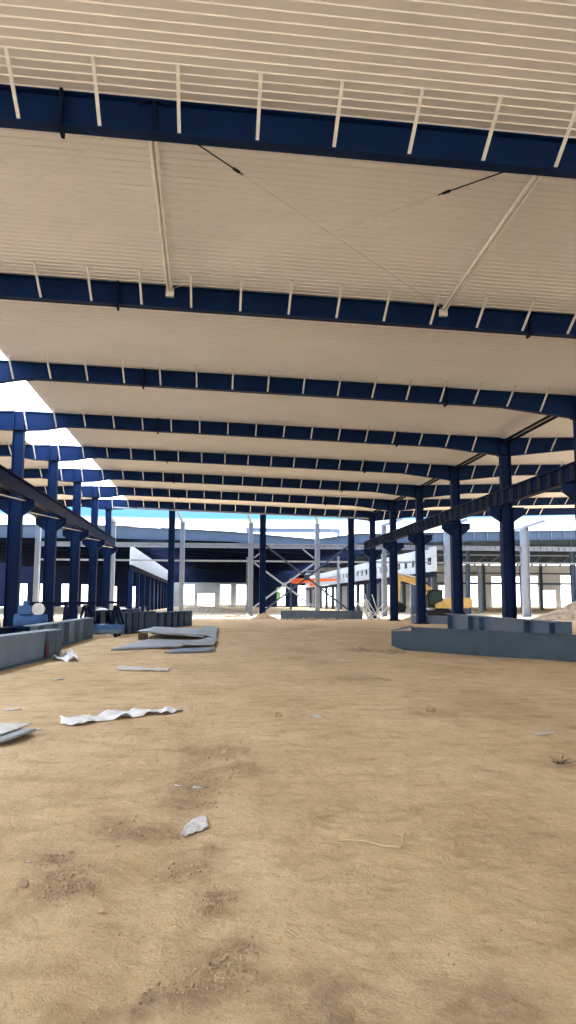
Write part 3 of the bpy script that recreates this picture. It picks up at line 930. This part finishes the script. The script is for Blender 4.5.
GS = 'loose sheet metal'
sheet('metal_sheet', [(-3.11, 25.0), (-1.02, 25.7), (-.24, 29.7), (-2.44, 31.0)], (.03, .06, .05, .05), .03, M['plate'], 'large grey metal sheet on the dirt with dark shadowed front edge', GS, seed=1)
sheet('metal_sheet', [(-2.89, 31.3), (-.25, 31.5), (-.6, 40), (-2.7, 37.8)], (.34, .10, .12, .30), .03, M['plate'], 'raised grey metal sheet propped up behind the large sheet', GS, seed=2)
sheet('metal_sheet', [(-1.37, 23.4), (.05, 24.1), (.15, 25.9), (-.98, 25.4)], (.03, .03, .04, .04), .02, M['pale'], 'pale small metal sheet in front of the large grey sheet', GS, seed=3)
sheet('metal_sheet', [(-.6, 33.8), (.22, 31.4), (.42, 43.6), (-.4, 43.8)], (.16, .08, .10, .14), .02, M['plate_green'], 'greenish grey metal sheet at the right end of the sheet stack', GS, seed=4)
sheet('metal_sheet', [(-.95, 26.1), (.1, 26.3), (.25, 30.8), (-.1, 31.1)], (.11, .10, .11, .11), .02, M['plate'], 'narrow grey metal sheet right of the large one', GS, seed=5)
for i, (x, y, lab) in enumerate(((-2.7, 31.7, 'dark timber block under the raised sheet front corner'), (-2.6, 37.4, 'dark timber block under the raised sheet back corner'))):
    mb = MB(); mb.box((x, y, .13), (.35, .3, .26), .3); tag(mb.obj('timber_block', M['bark'], None, False, .01), lab, 'timber', 'timber blocks')

GE = 'boards at the left edge'
sheet('metal_sheet', [(-2.75, 8.95), (-2.22, 8.85), (-2.02, 9.5), (-2.6, 9.95)], (.03, .05, .05, .03), .02, M['plate'], 'grey-green board lying at the left edge of the near dirt', GE, 'board', .01, 6)
sheet('metal_sheet', [(-2.8, 9.2), (-2.35, 9.1), (-2.15, 9.85), (-2.6, 10.0)], (.075, .085, .085, .075), .015, M['paper'], 'pale board on top of the grey-green board at the left edge', GE, 'board', .008, 7)


# film and paper scraps
def film(name, pts, z, material, label, cat, amp=.03, fr=3, seed=0, group=None, n=3):
    """a crumpled patch: outline polygon triangulated, subdivided and pushed up in folds."""
    mb = MB()
    vs_ = [mb.bm.verts.new((p[0], p[1], 0)) for p in pts]
    f = mb.bm.faces.new(vs_)
    bmesh.ops.triangulate(mb.bm, faces=[f])
    bmesh.ops.subdivide_edges(mb.bm, edges=list(mb.bm.edges), cuts=n, use_grid_fill=True)
    bmesh.ops.subdivide_edges(mb.bm, edges=list(mb.bm.edges), cuts=1, use_grid_fill=True)
    for v in mb.bm.verts:
        q = noise.noise(Vector((v.co.x * fr + seed, v.co.y * fr, seed))) + .6 * noise.noise(Vector((v.co.x * fr * 2.7 + seed, v.co.y * fr * 2.7, seed + 4)))
        v.co.z = gh(v.co.x, v.co.y) + z + amp * max(0, q + .35)
    g = bmesh.ops.solidify(mb.bm, geom=list(mb.bm.faces), thickness=.004)
    return tag(mb.obj(name, material, None, True), label, cat, group)


film('plastic_film', [(-1.99, 10.75), (-1.87, 10.22), (-1.72, 10.18), (-1.56, 10.22), (-1.50, 10.50), (-1.30, 10.66), (-1.02, 10.80), (-.82, 11.12), (-.60, 11.08), (-.38, 11.30), (-.39, 11.55), (-.75, 11.42), (-1.05, 11.50), (-1.45, 11.02), (-1.72, 10.86)],
     .015, M['white'], 'long crumpled strip of white plastic film on the near dirt', 'plastic film', .07, 4, 1, n=3)
film('plastic_film', [(-2.15, 18.4), (-2.0, 18.0), (-1.6, 18.25), (-1.25, 17.75), (-.92, 17.7), (-.92, 18.4), (-1.3, 18.3), (-1.7, 18.75), (-2.1, 18.9)], .01, M['paper'], 'pale film strip on the dirt in front of the sheet stack', 'plastic film', .04, 4, 2, n=2)
film('plastic_film', [(-4.2, 21.3), (-3.75, 20.8), (-3.4, 20.6), (-3.55, 21.4), (-3.75, 22.2), (-4.1, 22.2)], .01, M['white'], 'white plastic scrap at the end of the foreground left beam', 'plastic film', .2, 3, 3, n=2)
film('paper_scrap', [(-.185, 5.58), (-.165, 5.78), (-.13, 5.93), (-.02, 5.97), (.0, 5.85), (.005, 5.66), (-.09, 5.62)], .008, M['paper'], 'crumpled white paper scrap on the near dirt, largest of the small scraps', 'paper', .025, 12, 4, n=3)
for i, (x, y, sx, sy, lab) in enumerate(((-2.81, 11.68, .13, .10, 'small white scrap at the far left, left of the film strip'), (-2.09, 9.9, .05, .08, 'small white scrap beside the boards at the left edge'),
                                         (1.48, 10.86, .12, .09, 'faint pale scrap right of the centre of the dirt'), (4.01, 9.17, .14, .05, 'pale flat scrap near the right edge of the dirt'),
                                         (-1.08, 5.06, .02, .02, 'tiny white scrap left of the clod patch'), (-2.13, 7.9, .07, .08, 'white scrap at the left picture edge below the boards'),
                                         (-.26, 6.9, .03, .03, 'tiny white chip left of the gravel patch'), (-.09, 6.96, .05, .04, 'small pale chip in the gravel patch'), (-3.0, 16.0, .12, .1, 'pale scrap before the end of the foreground beam'),
                                         (3.6, 20.6, .2, .1, 'white chip pile by the foot of the slate beam'), (7.1, 22.6, .2, .1, 'white scrap along the lower edge of the slate beam'), (8.0, 20.9, .35, .12, 'white scrap strip further right along the slate beam'))):
    film('litter_scrap', [(x - sx, y - sy * .4), (x, y - sy), (x + sx, y - sy * .2), (x + sx * .6, y + sy), (x - sx * .7, y + sy * .8)], .006, M['paper'], lab, 'scrap', .02, 9, 10 + i, 'small litter', n=1)

# bent straw and twigs
mb = MB(); pts = [(.87, 5.34), (1.02, 5.20), (1.14, 5.10), (1.215, 5.05), (1.27, 5.18), (1.33, 5.33)]
mb.path([(x, y, gh(x, y) + .012 + .006 * (i % 2)) for i, (x, y) in enumerate(pts)], .006)
tag(mb.obj('bent_stalk', M['straw']), 'bent dry stalk lying on the near dirt right of centre', 'stalk')
g = thing('dry_weed', (3.5, 7.65, gh(3.5, 7.65)), 'tuft of dry weed near the right edge of the dirt', 'weed')
mb = MB()
for i in range(16):
    a = random.uniform(0, 6.28); l = random.uniform(.08, .2)
    mb.tube((3.5 + .02 * math.cos(a), 7.65 + .02 * math.sin(a), gh(3.5, 7.65)), (3.5 + l * math.cos(a), 7.65 + l * math.sin(a), gh(3.5, 7.65) + random.uniform(.02, .1)), .004, 5, .002)
mb.obj('stalks', M['bark'], g)


# ------------------------------------------------------------------ soil clods and rubble
def clods(centres, n, smin, smax, material, label, name='soil_clods'):
    mb = MB()
    for i in range(n):
        cx, cy, r = random.choice(centres)
        a = random.uniform(0, 6.28); q = r * math.sqrt(random.random()) * random.choice((.6, 1, 1.2))
        x, y = cx + q * math.cos(a), cy + q * math.sin(a) * 1.2
        sz = smin + (smax - smin) * random.random() ** 2.5
        mb.blob((x, y, gh(x, y) + sz * .25), (sz * random.uniform(.7, 1.3), sz * random.uniform(.7, 1.3), sz * random.uniform(.5, .9)), 1, .8, 1.6, i)
    return tag(mb.obj(name, material), label, 'soil', None, 'stuff')


clods([(-.85, 4.55, .16), (-.93, 5.1, .12), (-.80, 4.84, .14), (-.70, 4.62, .14)], 420, .0025, .015, M['clod'], 'patch of broken dry clods at the lower left')
clods([(-.20, 3.38, .14), (0, 3.42, .16), (.1, 3.5, .13), (.12, 3.7, .10), (.03, 4.2, .09), (.05, 4.35, .09)], 620, .0025, .013, M['clod'], 'patch of broken dry clods along the bottom edge')
clods([(-.55, 5.65, .25), (-.35, 5.7, .25), (-.16, 6.4, .22), (-.08, 7.0, .25), (0, 7.5, .25), (.1, 8.5, .4), (.3, 7.6, .25), (-.15, 4.8, .15)], 800, .0025, .015, M['clod'], 'gravelly band of small clods left of centre')
clods([(0, 5, 1.8), (.8, 6, 2.2), (1, 4, .9), (-1, 8, 2)], 520, .002, .009, M['clod'], 'small crumbs of soil scattered over the near dirt')
clods([(-4.5, 72.5, 1.6), (-1, 72.5, 2.2), (2, 72.5, 1.6)], 220, .05, .26, M['rubble'], 'pale rubble strewn in front of the left far openings', 'rubble')
clods([(7, 63.3, 1.6), (10, 63.3, 1.4)], 90, .04, .18, M['rubble'], 'pale rubble in front of the beam at the wind columns', 'rubble')
clods([(16.8, 56.5, 1.6), (20, 58, 2), (23, 60, 2)], 240, .05, .24, M['rubble'], 'pale rubble strewn in front of the excavator', 'rubble')
for i, (x, y, sz, lab) in enumerate(((-.54, 4.29, .028, 'small dark stone on the dirt between the two clod patches'), (-1.02, 4.65, .03, 'brown clod at the left end of the lower left patch'), (.95, 10.9, .05, 'dark clod in the middle distance'), (3.2, 11.2, .07, 'dark clod right of centre'))):
    mb = MB(); mb.blob((x, y, gh(x, y) + sz * .4), (sz, sz * .8, sz * .7), 2, .6, 1.5, 50 + i); tag(mb.obj('stone', M['clod']), lab, 'stone')


def mound(x, y, rx, ry, h, label, material, seed=0):
    mb = MB(); n, k = 12, 28; rings = []
    for j in range(n + 1):
        f = j / n; ring = []
        for i in range(k):
            a = 2 * math.pi * i / k
            q = f * (1 + .22 * noise.noise(Vector((math.cos(a) * 1.3 + seed, math.sin(a) * 1.3, seed))))
            px, py = x + rx * q * math.cos(a), y + ry * q * math.sin(a)
            z = h * (1 - f) ** 1.15 * (1 + .35 * noise.noise(Vector((px * 1.5 / rx * 2, py * 1.5 / ry * 2, seed)))) - .02 * (f > .99) + .05 * h * noise.noise(Vector((px * 5 / rx, py * 5 / ry, seed)))
            ring.append(mb.bm.verts.new((px, py, (gh(px, py) if f > .9 else gh(x, y)) + max(z, -.02))))
        rings.append(ring)
    for a, b_ in zip(rings[1:-1], rings[2:]):
        for i in range(k): mb.bm.faces.new((a[i], a[(i + 1) % k], b_[(i + 1) % k], b_[i]))
    mb.bm.faces.new(rings[1])
    for v in rings[0]: mb.bm.verts.remove(v)
    return tag(mb.obj('dirt_mound', material, None, True), label, 'dirt mound')


mound(33.0, 64.0, 6.0, 2.6, 2.1, 'large pale dirt heap at the far right', M['rubble'], 1)
mound(4.5, 66.2, 1.3, .9, .55, 'small brown dirt heap at the foot of the middle wind column', M['clod'], 2)
mound(17.0, 62.2, 1.6, 1.2, .7, 'brown rubble heap left of the excavator', M['clod'], 3)
mound(4.7, 24.8, .55, .75, .14, 'low brown bump of soil left of the slate beam', M['clod'], 4)
mound(5.55, 23.6, .5, .5, .10, 'low bump of soil at the tip of the slate beam', M['clod'], 5)
mound(3.35, 15.6, .35, .3, .05, 'faint dark bump of soil in the middle of the dirt', M['clod'], 6)
mound(-6.6, 58.5, 3.0, 1.6, 1.1, 'grey dirt heap behind the far left beams', M['rubble'], 7)
mound(-1.5, 100, 8.0, 3.0, .9, 'pale bank of earth below the far left openings', M['rubble'], 8)
mound(26.5, 95.5, 8.0, 3.0, .9, 'pale bank of earth far behind the excavator', M['rubble'], 9)
mound(17.5, 44.5, 1.5, 1.3, .45, 'brown heap between right columns and pale beam', M['clod'], 10)
mound(17.2, 30.5, 1.2, 1.0, .6, 'rubble heap at the right edge behind the upright beam', M['rubble'], 11)

# scaffold tubes leaning in a heap by the far right columns
for i in range(14):
    x = 13.7 + random.uniform(-.5, .9); y = 64.6 + random.uniform(-.9, .9)
    a = random.uniform(-.9, .9); L = random.uniform(1.8, 2.8)
    mb = MB(); mb.tube((x, y, .05), (x + L * math.sin(a) * .8, y + random.uniform(-.6, .6), L * math.cos(a) * .8), .045, 8)
    tag(mb.obj('scaffold_tube', M['galv']), 'pale tube in the tangled heap at the foot of the far right columns', 'tube', 'tangled heap of pale tubes')

# ------------------------------------------------------------------ excavator
EX, EY = 20.1, 66.0
g = thing('excavator', (EX, EY, 0), 'yellow tracked excavator with raised boom behind the right columns', 'excavator')
for sy in (-1, 1):
    mb = MB(); y = EY + sy * .95
    pr = []
    for i in range(9): a = math.pi / 2 + math.pi * i / 8; pr.append((EX - 1.35 + .38 * math.cos(a), y - .25, .40 + .38 * math.sin(a)))
    for i in range(9): a = -math.pi / 2 + math.pi * i / 8; pr.append((EX + 1.35 + .38 * math.cos(a), y - .25, .40 + .38 * math.sin(a)))
    mb.prism(pr, (0, .5, 0)); tk = mb.obj('track', M['rubber'], g)
mb = MB(); mb.box((EX, EY, .55), (1.8, 1.5, .3)); mb.tube((EX, EY, .7), (EX, EY, .92), .6, 18); mb.obj('undercarriage', M['rubber'], g)
mb = MB(); mb.prism([(EX - 1.0, EY - 1.15, .95), (EX + 2.0, EY - 1.15, .95), (EX + 2.25, EY - 1.15, 1.2), (EX + 2.2, EY - 1.15, 1.85), (EX + .2, EY - 1.15, 1.85), (EX - 1.0, EY - 1.15, 1.35)], (0, 2.3, 0))
mb.obj('body', M['yellow'], g, False, .06)
cb = MB(); cb.prism([(EX - 1.55, EY - 1.12, 1.0), (EX - .3, EY - 1.12, 1.0), (EX - .3, EY - 1.12, 2.55), (EX - 1.25, EY - 1.12, 2.55), (EX - 1.6, EY - 1.12, 1.9)], (0, 1.0, 0))
cab = cb.obj('cab', M['rubber'], g, False, .04)
mb = MB(); mb.prism([(EX - 1.45, EY - 1.14, 1.3), (EX - .45, EY - 1.14, 1.3), (EX - .45, EY - 1.14, 2.4), (EX - 1.2, EY - 1.14, 2.4), (EX - 1.5, EY - 1.14, 1.9)], (0, .015, 0)); mb.obj('window', M['glass'], cab)
mb = MB(); yb = EY + .15
mb.prism([(EX - .9, yb - .17, 1.35), (EX - .45, yb - .17, 1.75), (EX - 1.0, yb - .17, 2.75), (EX - 2.2, yb - .17, 3.5), (EX - 3.9, yb - .17, 3.85), (EX - 4.1, yb - .17, 3.5), (EX - 2.3, yb - .17, 2.95), (EX - 1.4, yb - .17, 2.3)], (0, .34, 0)); mb.obj('boom', M['yellow'], g)
mb = MB(); mb.prism([(EX - 4.2, yb - .13, 4.0), (EX - 3.75, yb - .13, 4.0), (EX - 3.7, yb - .13, 3.2), (EX - 3.85, yb - .13, 1.4), (EX - 4.1, yb - .13, 1.4), (EX - 4.25, yb - .13, 3.2)], (0, .26, 0)); mb.obj('dipper_arm', M['yellow'], g)
mb = MB(); mb.prism([(EX - 4.15, yb - .4, 1.45), (EX - 3.8, yb - .4, 1.45), (EX - 3.3, yb - .4, 1.1), (EX - 3.4, yb - .4, .6), (EX - 3.9, yb - .4, .55), (EX - 4.2, yb - .4, .95)], (0, .8, 0)); mb.obj('bucket', M['rubber'], g)
mb = MB(); mb.tube((EX - 1.0, yb - .25, 1.5), (EX - 2.0, yb - .25, 2.7), .07, 8); mb.tube((EX - 1.8, yb - .25, 3.5), (EX - 3.85, yb - .25, 3.95), .07, 8); mb.obj('hydraulic_ram', M['galv'], g)
mb = MB(); mb.box((EX + 2.1, EY, 1.4), (.5, 2.2, .8)); mb.obj('counterweight', M['yellow'], g, False, .08)
